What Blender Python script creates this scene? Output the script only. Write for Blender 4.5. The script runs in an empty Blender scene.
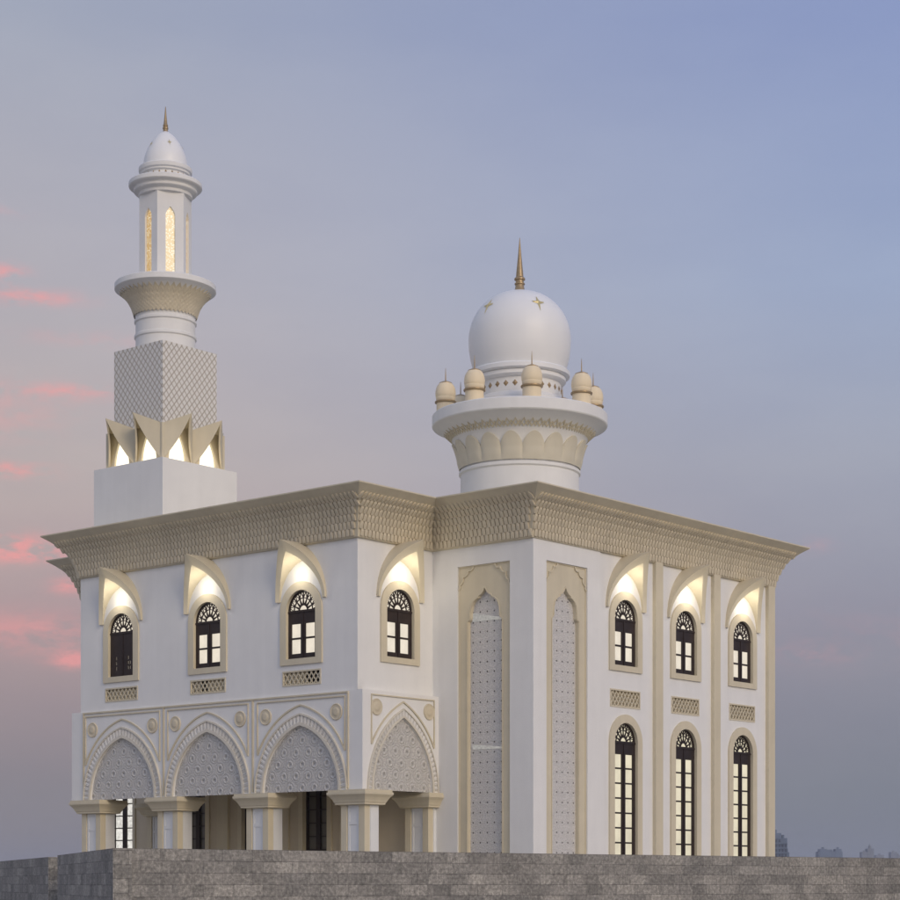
import bpy, bmesh, math, random
from math import sin, cos, pi, radians, sqrt, atan2
from mathutils import Vector, Matrix
from mathutils.geometry import tessellate_polygon

random.seed(7)
sc = bpy.context.scene
COL = sc.collection
GZ = -1.7                       # ground level, camera eye is z = 0 while building; everything is lifted at the end
TH = radians(40.3)
FOC = 2029.0; HOR = 883.0       # focal length and horizon in photo pixels
FWD = Vector((cos(TH), sin(TH), 0)); RGT = Vector((sin(TH), -cos(TH), 0))

# ------------------------------------------------------------------ materials
def srgb(r, g, b):
    f = lambda c: (c/255/12.92) if c/255 <= 0.04045 else ((c/255+0.055)/1.055)**2.4
    return (f(r), f(g), f(b), 1)

class NT:
    """small helper to write node trees"""
    def __init__(s, tree): s.t = tree; s.n = tree.nodes; s.l = tree.links
    def node(s, kind, **kw):
        n = s.n.new(kind)
        for k, v in kw.items():
            if k.startswith('i_'): n.inputs[k[2:].replace('_', ' ')].default_value = v
            else: setattr(n, k, v)
        return n
    def link(s, a, b): s.l.new(a, b)
    def math(s, op, a, b=None, c=None, clamp=False):
        n = s.n.new('ShaderNodeMath'); n.operation = op; n.use_clamp = clamp
        for i, v in enumerate((a, b, c)):
            if v is None: continue
            if hasattr(v, 'node'): s.l.new(v, n.inputs[i])
            else: n.inputs[i].default_value = v
        return n.outputs[0]
    def mix(s, fac, a, b, mode='MIX'):
        n = s.n.new('ShaderNodeMix'); n.data_type = 'RGBA'; n.blend_type = mode
        for sock, v in ((n.inputs[0], fac), (n.inputs[6], a), (n.inputs[7], b)):
            if hasattr(v, 'node'): s.l.new(v, sock)
            else: sock.default_value = v
        return n.outputs[2]
    def ramp(s, fac, stops, interp='LINEAR'):
        n = s.n.new('ShaderNodeValToRGB'); n.color_ramp.interpolation = interp
        cr = n.color_ramp
        while len(cr.elements) > 1: cr.elements.remove(cr.elements[-1])
        cr.elements[0].position = stops[0][0]; cr.elements[0].color = stops[0][1]
        for p, c in stops[1:]:
            e = cr.elements.new(p); e.color = c
        s.l.new(fac, n.inputs[0]); return n.outputs[0]

def material(name):
    m = bpy.data.materials.new(name); m.use_nodes = True
    t = NT(m.node_tree); b = m.node_tree.nodes['Principled BSDF']
    return m, t, b

def stone(name, col, rough=0.75, var=0.08, scale=1.2, bump=0.15, bscale=35.0, spec=0.3):
    """plaster / stone with soft mottling, fine grain and a little bump"""
    m, t, b = material(name)
    tc = t.node('ShaderNodeTexCoord')
    n1 = t.node('ShaderNodeTexNoise', i_Scale=scale, i_Detail=5.0, i_Roughness=0.62)
    t.link(tc.outputs['Object'], n1.inputs['Vector'])
    mp = t.node('ShaderNodeMapping'); mp.inputs['Scale'].default_value = (3.0, 3.0, 0.22)
    t.link(tc.outputs['Object'], mp.inputs['Vector'])
    n3 = t.node('ShaderNodeTexNoise', i_Scale=1.1, i_Detail=4.0)
    t.link(mp.outputs[0], n3.inputs['Vector'])
    lo = tuple(c*(1-var) for c in col[:3])+(1,); hi = tuple(min(1, c*(1+var)) for c in col[:3])+(1,)
    f = t.math('MULTIPLY_ADD', n3.outputs[0], 0.45, t.math('MULTIPLY', n1.outputs[0], 0.55))
    c = t.ramp(f, [(0.3, lo), (0.7, hi)])
    t.link(c, b.inputs['Base Color'])
    n2 = t.node('ShaderNodeTexNoise', i_Scale=bscale, i_Detail=3.0)
    t.link(tc.outputs['Object'], n2.inputs['Vector'])
    bp = t.node('ShaderNodeBump', i_Strength=bump, i_Distance=0.01)
    t.link(n2.outputs[0], bp.inputs['Height']); t.link(bp.outputs[0], b.inputs['Normal'])
    b.inputs['Roughness'].default_value = rough; b.inputs['Specular IOR Level'].default_value = spec
    return m

WHITE = (0.74, 0.735, 0.715, 1); TAN = (0.60, 0.54, 0.405, 1)
M = {}
M['white'] = stone('white_plaster', WHITE, var=0.045)
M['tan'] = stone('tan_limestone', TAN, var=0.08)
M['tan_carved'] = stone('carved_tan_limestone', (0.585, 0.52, 0.39, 1), var=0.10, bump=0.3)
M['cream'] = stone('cream_stone', (0.80, 0.68, 0.48, 1), var=0.05)
M['dome'] = stone('white_dome_glaze', (0.78, 0.78, 0.77, 1), rough=0.42, var=0.02, bump=0.03, spec=0.45)
M['pier_white'] = stone('white_marble', (0.70, 0.71, 0.71, 1), rough=0.4, var=0.05, scale=2.5)
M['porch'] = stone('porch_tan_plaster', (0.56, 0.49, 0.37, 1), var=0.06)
M['pale_tan'] = stone('pale_tan_limestone', (0.62, 0.575, 0.46, 1), var=0.05)
M['pale'] = stone('pale_limestone', (0.64, 0.60, 0.51, 1), var=0.05)
M['pale_white'] = stone('pale_marble', (0.70, 0.685, 0.65, 1), var=0.04)
M['wood'] = stone('dark_wood', (0.030, 0.020, 0.018, 1), rough=0.5, var=0.3, scale=6.0)
M['black'] = stone('vent_void', (0.012, 0.012, 0.012, 1), rough=0.9)
M['ground'] = stone('paving_ground', (0.34, 0.315, 0.285, 1), var=0.2, scale=0.4, bump=0.4, bscale=6.0)

def metal(name, col, rough=0.38):
    m, t, b = material(name)
    tc = t.node('ShaderNodeTexCoord'); n = t.node('ShaderNodeTexNoise', i_Scale=9.0, i_Detail=4.0)
    t.link(tc.outputs['Object'], n.inputs['Vector'])
    c = t.ramp(n.outputs[0], [(0.3, tuple(v*0.75 for v in col[:3])+(1,)), (0.7, col)])
    t.link(c, b.inputs['Base Color']); b.inputs['Metallic'].default_value = 0.35
    b.inputs['Roughness'].default_value = rough
    return m
M['gold'] = metal('aged_gold', (0.40, 0.29, 0.16, 1))
M['gold_leaf'] = metal('gold_leaf', (0.72, 0.60, 0.30, 1), 0.35)

def emissive(name, col, strength, nscale=1.5, low=0.8, speck=None):
    m, t, b = material(name)
    tc = t.node('ShaderNodeTexCoord'); n = t.node('ShaderNodeTexNoise', i_Scale=nscale, i_Detail=3.0)
    t.link(tc.outputs['Object'], n.inputs['Vector'])
    c = t.ramp(n.outputs[0], [(0.3, tuple(v*low for v in col[:3])+(1,)), (0.65, col)])
    if speck:
        v = t.node('ShaderNodeTexVoronoi', i_Scale=speck[1]); t.link(tc.outputs['Object'], v.inputs['Vector'])
        k = t.ramp(v.outputs[0], [(0.25, (0, 0, 0, 1)), (0.55, (1, 1, 1, 1))])
        c = t.mix(k, c, speck[0])
    b.inputs['Base Color'].default_value = (0.05, 0.05, 0.05, 1); b.inputs['Roughness'].default_value = 0.2
    t.link(c, b.inputs['Emission Color']); b.inputs['Emission Strength'].default_value = strength
    return m
M['pane_white'] = emissive('lit_pane', srgb(248, 236, 216), 0.93)
M['pane_cream'] = emissive('lit_pane_cream', srgb(240, 229, 200), 0.90)
M['pane_bright'] = emissive('lit_pane_bright', srgb(246, 242, 234), 0.95, nscale=9.0, low=0.6)
M['niche_lit'] = emissive('lit_niche_glass', (1.0, 0.93, 0.74, 1), 1.6, low=0.9)
M['streak_glow'] = emissive('light_streak_glow', srgb(200, 197, 192), 0.66, nscale=18.0, low=0.65)  # glow standing in for streaks of light on the panel screen
M['lantern'] = emissive('lit_lantern_screen', (1.0, 0.86, 0.60, 1), 0.85, nscale=3.0, low=0.7, speck=((0.62, 0.38, 0.13, 1), 17.0))
M['lantern_front'] = emissive('lit_lantern_glass', (1.0, 0.92, 0.74, 1), 0.88, nscale=2.0, low=0.85, speck=((0.72, 0.55, 0.30, 1), 15.0))
m, t, b = material('dark_glass'); b.inputs['Base Color'].default_value = (0.13, 0.12, 0.10, 1); b.inputs['Roughness'].default_value = 0.25
M['glass'] = m

def frac_dist(t, v, period):
    """distance 0..0.5 of v to the nearest multiple of period, in periods"""
    f = t.math('FRACT', t.math('ADD', t.math('DIVIDE', v, period), 0.5))
    return t.math('ABSOLUTE', t.math('SUBTRACT', f, 0.5))

def lattice_block():
    """white tiles crossed by raised tan strips in diamonds, on both pairs of faces"""
    m, t, b = material('diamond_lattice_tiles')
    tc = t.node('ShaderNodeTexCoord'); sx = t.node('ShaderNodeSeparateXYZ'); t.link(tc.outputs['Object'], sx.inputs[0])
    h = t.math('ADD', sx.outputs[0], sx.outputs[1])
    p = 0.245
    zz = t.math('MULTIPLY', sx.outputs[2], 0.85)
    a = frac_dist(t, t.math('ADD', h, zz), p); c = frac_dist(t, t.math('SUBTRACT', h, zz), p)
    d = t.math('MINIMUM', a, c)
    k = t.ramp(d, [(0.05, (1, 1, 1, 1)), (0.11, (0, 0, 0, 1))])
    col = t.mix(k, (0.72, 0.70, 0.66, 1), (0.40, 0.35, 0.275, 1))
    t.link(col, b.inputs['Base Color'])
    bp = t.node('ShaderNodeBump', i_Strength=0.7, i_Distance=0.03); t.link(k, bp.inputs['Height']); t.link(bp.outputs[0], b.inputs['Normal'])
    b.inputs['Roughness'].default_value = 0.6
    return m
M['lattice'] = lattice_block()

def screen():
    """pale carved screen: tiny filigree and a grid of drilled holes"""
    m, t, b = material('carved_filigree_screen')
    tc = t.node('ShaderNodeTexCoord'); sx = t.node('ShaderNodeSeparateXYZ'); t.link(tc.outputs['Object'], sx.inputs[0])
    a = frac_dist(t, sx.outputs[0], 0.30); c = frac_dist(t, sx.outputs[2], 0.33)
    a = t.math('MULTIPLY', a, 0.30); c = t.math('MULTIPLY', c, 0.33)
    r = t.math('SQRT', t.math('ADD', t.math('MULTIPLY', a, a), t.math('MULTIPLY', c, c)))
    hole = t.ramp(r, [(0.020, (1, 1, 1, 1)), (0.036, (0, 0, 0, 1))])
    ring = t.math('ABSOLUTE', t.math('SUBTRACT', r, 0.105))
    rk = t.ramp(ring, [(0.008, (1, 1, 1, 1)), (0.02, (0, 0, 0, 1))])
    v = t.node('ShaderNodeTexVoronoi', i_Scale=26.0); t.link(tc.outputs['Object'], v.inputs['Vector'])
    base = t.ramp(v.outputs[0], [(0.15, (0.47, 0.46, 0.445, 1)), (0.6, (0.62, 0.605, 0.585, 1))])
    col = t.mix(t.math('MULTIPLY', rk, 0.25), base, (0.48, 0.47, 0.455, 1))
    col = t.mix(hole, col, (0.13, 0.125, 0.12, 1))
    t.link(col, b.inputs['Base Color'])
    h = t.math('SUBTRACT', v.outputs[0], t.math('MULTIPLY', hole, 2.0))
    bp = t.node('ShaderNodeBump', i_Strength=0.6, i_Distance=0.03); t.link(h, bp.inputs['Height']); t.link(bp.outputs[0], b.inputs['Normal'])
    b.inputs['Roughness'].default_value = 0.7
    return m
M['screen'] = screen()

def rosette_panel():
    """grey carved tympanum: staggered rosettes with star points between"""
    m, t, b = material('carved_rosette_stone')
    tc = t.node('ShaderNodeTexCoord'); sx = t.node('ShaderNodeSeparateXYZ'); t.link(tc.outputs['Object'], sx.inputs[0])
    px, pz = 0.56, 0.78
    def rr(ox, oz):
        a = t.math('MULTIPLY', frac_dist(t, t.math('ADD', sx.outputs[0], ox), px), px)
        c = t.math('MULTIPLY', frac_dist(t, t.math('ADD', sx.outputs[2], oz), pz), pz)
        return t.math('SQRT', t.math('ADD', t.math('MULTIPLY', a, a), t.math('MULTIPLY', c, c)))
    r = t.math('MINIMUM', rr(0, 0), rr(px/2, pz/2))
    ring = t.ramp(t.math('ABSOLUTE', t.math('SUBTRACT', r, 0.105)), [(0.012, (1, 1, 1, 1)), (0.04, (0, 0, 0, 1))])
    dot = t.ramp(r, [(0.025, (1, 1, 1, 1)), (0.05, (0, 0, 0, 1))])
    ring2 = t.ramp(t.math('ABSOLUTE', t.math('SUBTRACT', r, 0.20)), [(0.006, (1, 1, 1, 1)), (0.02, (0, 0, 0, 1))])
    n = t.node('ShaderNodeTexVoronoi', i_Scale=11.0); n.feature = 'DISTANCE_TO_EDGE'; t.link(tc.outputs['Object'], n.inputs['Vector'])
    e = t.ramp(n.outputs[0], [(0.02, (1, 1, 1, 1)), (0.08, (0, 0, 0, 1))])
    base = t.mix(e, (0.60, 0.585, 0.555, 1), (0.54, 0.525, 0.50, 1))
    col = t.mix(t.math('MULTIPLY', ring, 0.75), base, (0.70, 0.685, 0.65, 1)); col = t.mix(t.math('MULTIPLY', ring2, 0.35), col, (0.68, 0.665, 0.63, 1))
    col = t.mix(t.math('MULTIPLY', dot, 0.8), col, (0.36, 0.35, 0.33, 1))
    t.link(col, b.inputs['Base Color'])
    h = t.math('ADD', t.math('ADD', ring, t.math('MULTIPLY', ring2, 0.7)), t.math('MULTIPLY', dot, -1.0))
    h = t.math('SUBTRACT', h, t.math('MULTIPLY', e, 0.5))
    bp = t.node('ShaderNodeBump', i_Strength=0.8, i_Distance=0.04); t.link(h, bp.inputs['Height']); t.link(bp.outputs[0], b.inputs['Normal'])
    b.inputs['Roughness'].default_value = 0.75
    return m
M['rosette'] = rosette_panel()

def ashlar():
    """rough grey ashlar: courses of blocks of uneven tone, stained and pitted (UV in metres along the wall)"""
    m, t, b = material('grey_ashlar')
    uv = t.node('ShaderNodeUVMap')
    def bricks(w, h, off, c1, c2, mort=0.006):
        br = t.node('ShaderNodeTexBrick', i_Scale=1.0)
        br.inputs['Brick Width'].default_value = w; br.inputs['Row Height'].default_value = h
        br.inputs['Mortar Size'].default_value = mort; br.inputs['Mortar Smooth'].default_value = 0.4; br.inputs['Bias'].default_value = 0.0
        br.offset = off; br.squash = 1.0
        br.inputs['Color1'].default_value = c1; br.inputs['Color2'].default_value = c2
        br.inputs['Mortar'].default_value = (0.155, 0.15, 0.145, 1)
        t.link(uv.outputs[0], br.inputs['Vector']); return br
    b1 = bricks(0.56, 0.182, 0.37, (0.205, 0.20, 0.19, 1), (0.29, 0.281, 0.264, 1), 0.005)
    b2 = bricks(0.98, 0.364, 0.61, (0.8, 0.8, 0.8, 1), (1.15, 1.13, 1.1, 1), 0.0)
    c = t.mix(0.65, b1.outputs[0], b2.outputs[0], 'MULTIPLY')
    b3 = bricks(0.40, 0.182, 0.21, (0.72, 0.72, 0.71, 1), (1.22, 1.21, 1.18, 1), 0.0)
    c = t.mix(0.7, c, b3.outputs[0], 'MULTIPLY')
    n = t.node('ShaderNodeTexNoise', i_Scale=16.0, i_Detail=9.0, i_Roughness=0.75); t.link(uv.outputs[0], n.inputs['Vector'])
    k = t.ramp(n.outputs[0], [(0.33, (0.50, 0.49, 0.48, 1)), (0.50, (1.0, 0.99, 0.97, 1)), (0.66, (1.75, 1.72, 1.66, 1))])
    c = t.mix(0.95, c, k, 'MULTIPLY')
    mpv = t.node('ShaderNodeMapping'); mpv.inputs['Scale'].default_value = (26.0, 5.0, 1.0); t.link(uv.outputs[0], mpv.inputs['Vector'])
    nv = t.node('ShaderNodeTexNoise', i_Scale=1.0, i_Detail=4.0, i_Roughness=0.6); t.link(mpv.outputs[0], nv.inputs['Vector'])
    kv = t.ramp(nv.outputs[0], [(0.56, (1, 1, 1, 1)), (0.74, (1.45, 1.43, 1.4, 1))])
    c = t.mix(0.8, c, kv, 'MULTIPLY')
    n4 = t.node('ShaderNodeTexNoise', i_Scale=2.2, i_Detail=3.0); t.link(uv.outputs[0], n4.inputs['Vector'])
    blot = t.ramp(n4.outputs[0], [(0.55, (0, 0, 0, 1)), (0.72, (1, 1, 1, 1))])
    c = t.mix(t.math('MULTIPLY', blot, 0.35), c, (0.32, 0.30, 0.275, 1))
    t.link(c, b.inputs['Base Color'])
    h = t.math('SUBTRACT', t.math('MULTIPLY', n.outputs[0], 0.6), t.math('MULTIPLY', b1.outputs[1], 0.8))
    bp = t.node('ShaderNodeBump', i_Strength=0.6, i_Distance=0.03); t.link(h, bp.inputs['Height']); t.link(bp.outputs[0], b.inputs['Normal'])
    b.inputs['Roughness'].default_value = 0.9
    return m
M['ashlar'] = ashlar()

def tower_skin(name, wall):
    m, t, b = material(name)
    tc = t.node('ShaderNodeTexCoord'); n = t.node('ShaderNodeTexNoise', i_Scale=0.15, i_Detail=3.0)
    t.link(tc.outputs['Object'], n.inputs['Vector'])
    c = t.ramp(n.outputs[0], [(0.35, tuple(v*0.8 for v in wall[:3])+(1,)), (0.65, wall)])
    t.link(c, b.inputs['Base Color']); b.inputs['Roughness'].default_value = 0.6
    return m
M['tower_wall'] = tower_skin('tower_blue_cladding', (0.115, 0.155, 0.225, 1))
M['tower_glass'] = tower_skin('tower_glazing', (0.03, 0.045, 0.085, 1))
M['tower_pale'] = tower_skin('pale_tower_concrete', (0.19, 0.21, 0.25, 1))

# ------------------------------------------------------------------ mesh building
class MB:
    def __init__(s): s.v = []; s.f = []; s.uv = None
    def add(s, vs, fs):
        o = len(s.v); s.v += [tuple(p) for p in vs]; s.f += [tuple(i+o for i in f) for f in fs]; return s
    def box(s, x0, x1, y0, y1, z0, z1):
        return s.add([(x0,y0,z0),(x1,y0,z0),(x1,y1,z0),(x0,y1,z0),(x0,y0,z1),(x1,y0,z1),(x1,y1,z1),(x0,y1,z1)],
                     [(0,3,2,1),(4,5,6,7),(0,1,5,4),(1,2,6,5),(2,3,7,6),(3,0,4,7)])
    def slab(s, loops, v0, v1):
        """plate in the (u, z) plane with holes: loops[0] outline, rest holes; from depth v0 to v1"""
        tri = tessellate_polygon([[Vector((p[0], p[1], 0)) for p in lp] for lp in loops])
        flat = [p for lp in loops for p in lp]; n = len(flat)
        vs = [(p[0], v0, p[1]) for p in flat] + [(p[0], v1, p[1]) for p in flat]
        fs = [tuple(f) for f in tri] + [tuple(n+i for i in reversed(f)) for f in tri]
        o = 0
        for lp in loops:
            k = len(lp)
            for i in range(k):
                j = (i+1) % k; fs.append((o+i, o+j, n+o+j, n+o+i))
            o += k
        return s.add(vs, fs)
    def band(s, outer, inner, v0, v1):
        """open strip between two equally long curves, v0..v1 thick"""
        n = len(outer)
        vs = [(p[0], v0, p[1]) for p in outer] + [(p[0], v0, p[1]) for p in inner] + [(p[0], v1, p[1]) for p in outer] + [(p[0], v1, p[1]) for p in inner]
        fs = []
        for i in range(n-1):
            fs += [(i, i+1, n+i+1, n+i), (2*n+i, 3*n+i, 3*n+i+1, 2*n+i+1), (i, 2*n+i, 2*n+i+1, i+1), (n+i, n+i+1, 3*n+i+1, 3*n+i)]
        fs += [(0, n, 3*n, 2*n), (n-1, 3*n-1, 4*n-1, 2*n-1)]
        return s.add(vs, fs)
    def bar(s, pts, w, v0, v1):
        """flat bar of width w following points in (u, z)"""
        out = []; inn = []
        for i, p in enumerate(pts):
            a = Vector(pts[max(0, i-1)]); c = Vector(pts[min(len(pts)-1, i+1)])
            d = (c-a); d = d.normalized() if d.length > 1e-9 else Vector((1, 0)); nrm = Vector((-d.y, d.x))*w/2
            out.append((p[0]+nrm.x, p[1]+nrm.y)); inn.append((p[0]-nrm.x, p[1]-nrm.y))
        return s.band(out, inn, v0, v1)
    def lathe(s, prof, n=96, cx=0, cy=0, cap=True, a0=0.0):
        vs = []; fs = []; m = len(prof)
        for r, z in prof:
            for k in range(n):
                a = a0 + 2*pi*k/n; vs.append((cx+r*cos(a), cy+r*sin(a), z))
        for i in range(m-1):
            for k in range(n):
                j = (k+1) % n; fs.append((i*n+k, i*n+j, (i+1)*n+j, (i+1)*n+k))
        if cap:
            if prof[0][0] > 1e-6: fs.append(tuple(reversed(range(n))))
            if prof[-1][0] > 1e-6: fs.append(tuple((m-1)*n+k for k in range(n)))
        return s.add(vs, fs)
    def mesh(s, name, smooth=None):
        me = bpy.data.meshes.new(name); me.from_pydata(s.v, [], s.f)
        bm = bmesh.new(); bm.from_mesh(me)
        bmesh.ops.remove_doubles(bm, verts=bm.verts, dist=1e-5)
        bmesh.ops.recalc_face_normals(bm, faces=bm.faces)
        bm.to_mesh(me); bm.free()
        if smooth is not None:
            me.set_sharp_from_angle(angle=radians(smooth))
            for p in me.polygons: p.use_smooth = True
        return me

WL = {}                                             # world position of every thing / part that is not rotated
def obj(name, mb, mat, parent=None, loc=(0, 0, 0), rz=0.0, smooth=None, shift=None):
    """links one mesh object. Mesh coordinates are local; loc is in world metres"""
    me = mb.mesh(name, smooth); me.materials.append(mat)
    o = bpy.data.objects.new(name, me); COL.objects.link(o)
    o.rotation_euler = (0, 0, rz)
    base = Vector((0, 0, 0))
    if parent is not None:
        o.parent = parent; base = WL[parent.name]
    o.location = Vector(loc)-base; WL[o.name] = Vector(loc)
    return o
def sub(name, mb, mat, parent, smooth=None, loc=(0, 0, 0), rz=0.0):
    """a child in the local frame of its parent"""
    me = mb.mesh(name, smooth); me.materials.append(mat)
    o = bpy.data.objects.new(name, me); COL.objects.link(o); o.parent = parent
    o.location = loc; o.rotation_euler = (0, 0, rz); return o
def copy_tree(o, parent=None):
    c = o.copy(); COL.objects.link(c); c.parent = parent
    for ch in list(o.children): copy_tree(ch, c)
    return c
def copy_part(o, loc, rz=None):
    """another instance of a part of the same thing, with its sub-parts"""
    c = copy_tree(o, o.parent); c.location = Vector(loc)-WL[o.parent.name]
    if rz is not None: c.rotation_euler = (0, 0, rz)
    WL[c.name] = Vector(loc); return c
def tag(o, label, cat, group=None, kind=None):
    o['label'] = label; o['category'] = cat
    if group: o['group'] = group
    if kind: o['kind'] = kind
    return o
def empty(name, loc):
    o = bpy.data.objects.new(name, None); COL.objects.link(o); o.location = loc; o.empty_display_size = 0.5
    WL[o.name] = Vector(loc); return o

AR = -pi/2        # rotation of things on the faces that look towards -X (local x = to the right as seen, local y = into the wall)

# ------------------------------------------------------------------ plan (metres)
XW, YW = 47.657, 44.301      # wing corner
XM, YM = 51.339, 40.090      # main block corner
XE, YB, YL = 65.98, 62.36, 58.05
ZW, ZT = 11.08, 12.62        # wall top, cornice top
XP, YP, YPL = XW-0.05, 44.04, 58.49  # porch frieze faces
ZS, ZF = 3.0, 6.2

mosque = empty('mosque', (58.6, 50.0, GZ))
tag(mosque, 'white two storey mosque with tan cornice, round dome and tall minaret', 'mosque')

def rect(u0, u1, z0, z1): return [(u0, z0), (u1, z0), (u1, z1), (u0, z1)]
def round_arch(hw, z0, zs, n=20, cx=0.0):
    return [(cx-hw, z0), (cx+hw, z0)] + [(cx+hw*cos(pi*k/n), zs+hw*sin(pi*k/n)) for k in range(n+1)]
def lancet(hw, z0, h, n=16, cx=0.0):
    """pointed arch from the left foot over the apex to the right foot; circle arcs"""
    c = (h*h-hw*hw)/(2*hw); R = hw+c
    a1 = atan2(h, c)
    right = [(cx-c+R*cos(a1*k/n), z0+R*sin(a1*k/n)) for k in range(n+1)]       # foot -> apex
    left = [(2*cx-x, z) for x, z in right]
    return left + right[::-1][1:]

# ------------------------------------------------------------------ walls
def wall(name, face, a0, a1, z0, z1, at, holes=(), thick=0.35, mat='white'):
    """face 'A' looks to -X (at = x), u = -y ; face 'B' looks to -Y (at = y), u = x. a0..a1 along the face in world units"""
    mb = MB()
    if face == 'A': mb.slab([rect(-a1, -a0, z0, z1)] + [[(u, z) for u, z in h] for h in holes], 0, thick); return obj(name, mb, M[mat], mosque, (at, 0, 0), AR)
    mb.slab([rect(a0, a1, z0, z1)] + list(holes), 0, thick); return obj(name, mb, M[mat], mosque, (0, at, 0), 0)

Z7 = 7.17
WA = [46.80, 51.29, 55.79]              # wing windows along y
WBW = 49.68                             # window on the wing's short face
WM = [56.48, 60.14, 63.88]              # windows of the main face along x
def win_hole(c, zb=7.36, zs=8.95, hw=0.72): return round_arch(hw, zb, zs, 20, c)

wall('wall', 'A', YW, YL, ZF-0.06, ZW+0.2, XW, [win_hole(-y) for y in WA] + [rect(-y-0.86, -y+0.86, 6.52, 6.98) for y in WA])
wall('wall', 'B', XW+0.001, XM+0.3, ZF-0.06, ZW+0.19, YW-0.002, [win_hole(WBW)])
mb = MB(); mb.box(XW+0.352, XM+0.3, YL-0.3, YL-0.001, ZF-0.06, ZW+0.2); mb.v = [(x-50, y-55, z) for x, y, z in mb.v]
obj('wall', mb, M['white'], mosque, (50, 55, 0))
# corner tower sheets a touch proud of the window bays
PANEL_A = (41.0, 43.21)      # y range of the panel recess on the long face
PANEL_B = (52.03, 54.26)
wall('wall', 'A', YM-0.05, YW+0.1, GZ, ZW+0.2, XM-0.001, [rect(-PANEL_A[1], -PANEL_A[0], GZ+0.2, 10.44)])
wall('wall', 'B', XM+0.0005, 54.98, GZ, ZW+0.19, YM-0.052, [rect(PANEL_B[0], PANEL_B[1], GZ+0.2, 10.44)])
def low_hole(c): return round_arch(0.72, -1.45, 4.77, 20, c)
wall('wall', 'B', 54.98, XE, GZ, ZW+0.18, YM, [win_hole(x) for x in WM] + [low_hole(x) for x in WM] + [rect(x-0.86, x+0.86, 5.97, 6.55) for x in WM])
mb = MB(); mb.box(XE-0.35, XE, YM+0.36, YB-0.36, GZ, ZW+0.2); mb.box(XM+0.36, XE-0.002, YB-0.35, YB, GZ, ZW+0.2)
mb.v = [(x-58.6, y-50, z) for x, y, z in mb.v]; obj('wall', mb, M['white'], mosque, (58.6, 50, 0))
# long face behind the porch and beyond it
DOORS = [49.74, 52.84, 55.95, 60.08]
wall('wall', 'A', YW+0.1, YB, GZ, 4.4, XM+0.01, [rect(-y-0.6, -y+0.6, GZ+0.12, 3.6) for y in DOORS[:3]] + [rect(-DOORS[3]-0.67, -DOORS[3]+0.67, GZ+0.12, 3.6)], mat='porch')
wall('wall', 'A', YL-0.1, YB-0.01, 4.4, ZW+0.2, XM+0.002)
# roof slab and porch ceiling, floors
mb = MB(); mb.box(XM-0.3, XE-0.1, YM+0.1, YB-0.1, 12.2, 12.5); mb.box(XW+0.1, XM-0.3, YW+0.1, YL-0.1, 12.2, 12.5)
mb.v = [(x-58.6, y-50, z) for x, y, z in mb.v]; obj('roof', mb, M['tan'], mosque, (58.6, 50, 0))
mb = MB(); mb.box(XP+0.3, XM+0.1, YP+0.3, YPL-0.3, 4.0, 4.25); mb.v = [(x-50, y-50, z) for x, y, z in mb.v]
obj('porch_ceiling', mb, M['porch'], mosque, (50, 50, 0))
mb = MB(); mb.box(XP-0.6, XE+0.3, YM-0.5, YB+0.3, GZ-0.1, GZ+0.12); mb.v = [(x-58.6, y-50, z) for x, y, z in mb.v]
obj('plinth', mb, M['tan'], mosque, (58.6, 50, 0))

# ------------------------------------------------------------------ cornice
PATH = [(XM, YM), (XE, YM), (XE, YB), (XM, YB), (XM, YL), (XW, YL), (XW, YW), (XM, YW)]
PROF = [(0.0, 11.06), (0.10, 11.08), (0.11, 11.14), (0.13, 11.30), (0.19, 11.55), (0.27, 11.77), (0.39, 12.0), (0.57, 12.22), (0.78, 12.40), (0.82, 12.43), (1.03, 12.58), (1.03, 12.62), (0.9, 12.64), (-0.5, 12.64)]
def offset_path(o):
    n = len(PATH); res = []
    for i in range(n):
        p0 = Vector(PATH[i-1]); p1 = Vector(PATH[i]); p2 = Vector(PATH[(i+1) % n])
        d1 = (p1-p0).normalized(); d2 = (p2-p1).normalized()
        n1 = Vector((d1.y, -d1.x)); n2 = Vector((d2.y, -d2.x))
        res.append(p1 + o*(n1+n2))
    return res
mb = MB(); n = len(PATH)
for o, z in PROF:
    for p in offset_path(o): mb.v.append((p.x-58.6, p.y-50, z))
for i in range(len(PROF)-1):
    for k in range(n):
        j = (k+1) % n; mb.f.append((i*n+k, i*n+j, (i+1)*n+j, (i+1)*n+k))
cornice = obj('cornice', mb, M['tan'], mosque, (58.6, 50, 0))
# carved leaves on the hollow of the cornice, one relief mesh
hol = [(0.105, 11.12)] + PROF[3:9]
arc = [0.0]
for i in range(1, len(hol)): arc.append(arc[-1] + math.dist(hol[i], hol[i-1]))
def hollow(s):
    s = max(0, min(arc[-1]-1e-6, s))
    for i in range(1, len(hol)):
        if s <= arc[i]:
            k = (s-arc[i-1])/(arc[i]-arc[i-1])
            a, b_ = Vector(hol[i-1]), Vector(hol[i]); p = a.lerp(b_, k); d = (b_-a).normalized()
            return p, d, Vector((d.y, -d.x))     # point, tangent (up), normal (out and down) in (o, z)
mb = MB()
PITCH, ROWS = 0.178, 6
rowh = (arc[-1]-0.04)/ROWS
BODY = [(-0.34, -0.08), (-0.42, 0.12), (-0.42, 0.86), (-0.27, 1.02), (0.0, 1.10), (0.27, 1.02), (0.42, 0.86), (0.42, 0.12), (0.34, -0.08)]
TIP = [(-0.34, -0.08), (-0.42, 0.12), (-0.42, 0.66), (-0.30, 0.95), (0.0, 1.34), (0.30, 0.95), (0.42, 0.66), (0.42, 0.12), (0.34, -0.08)]
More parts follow.
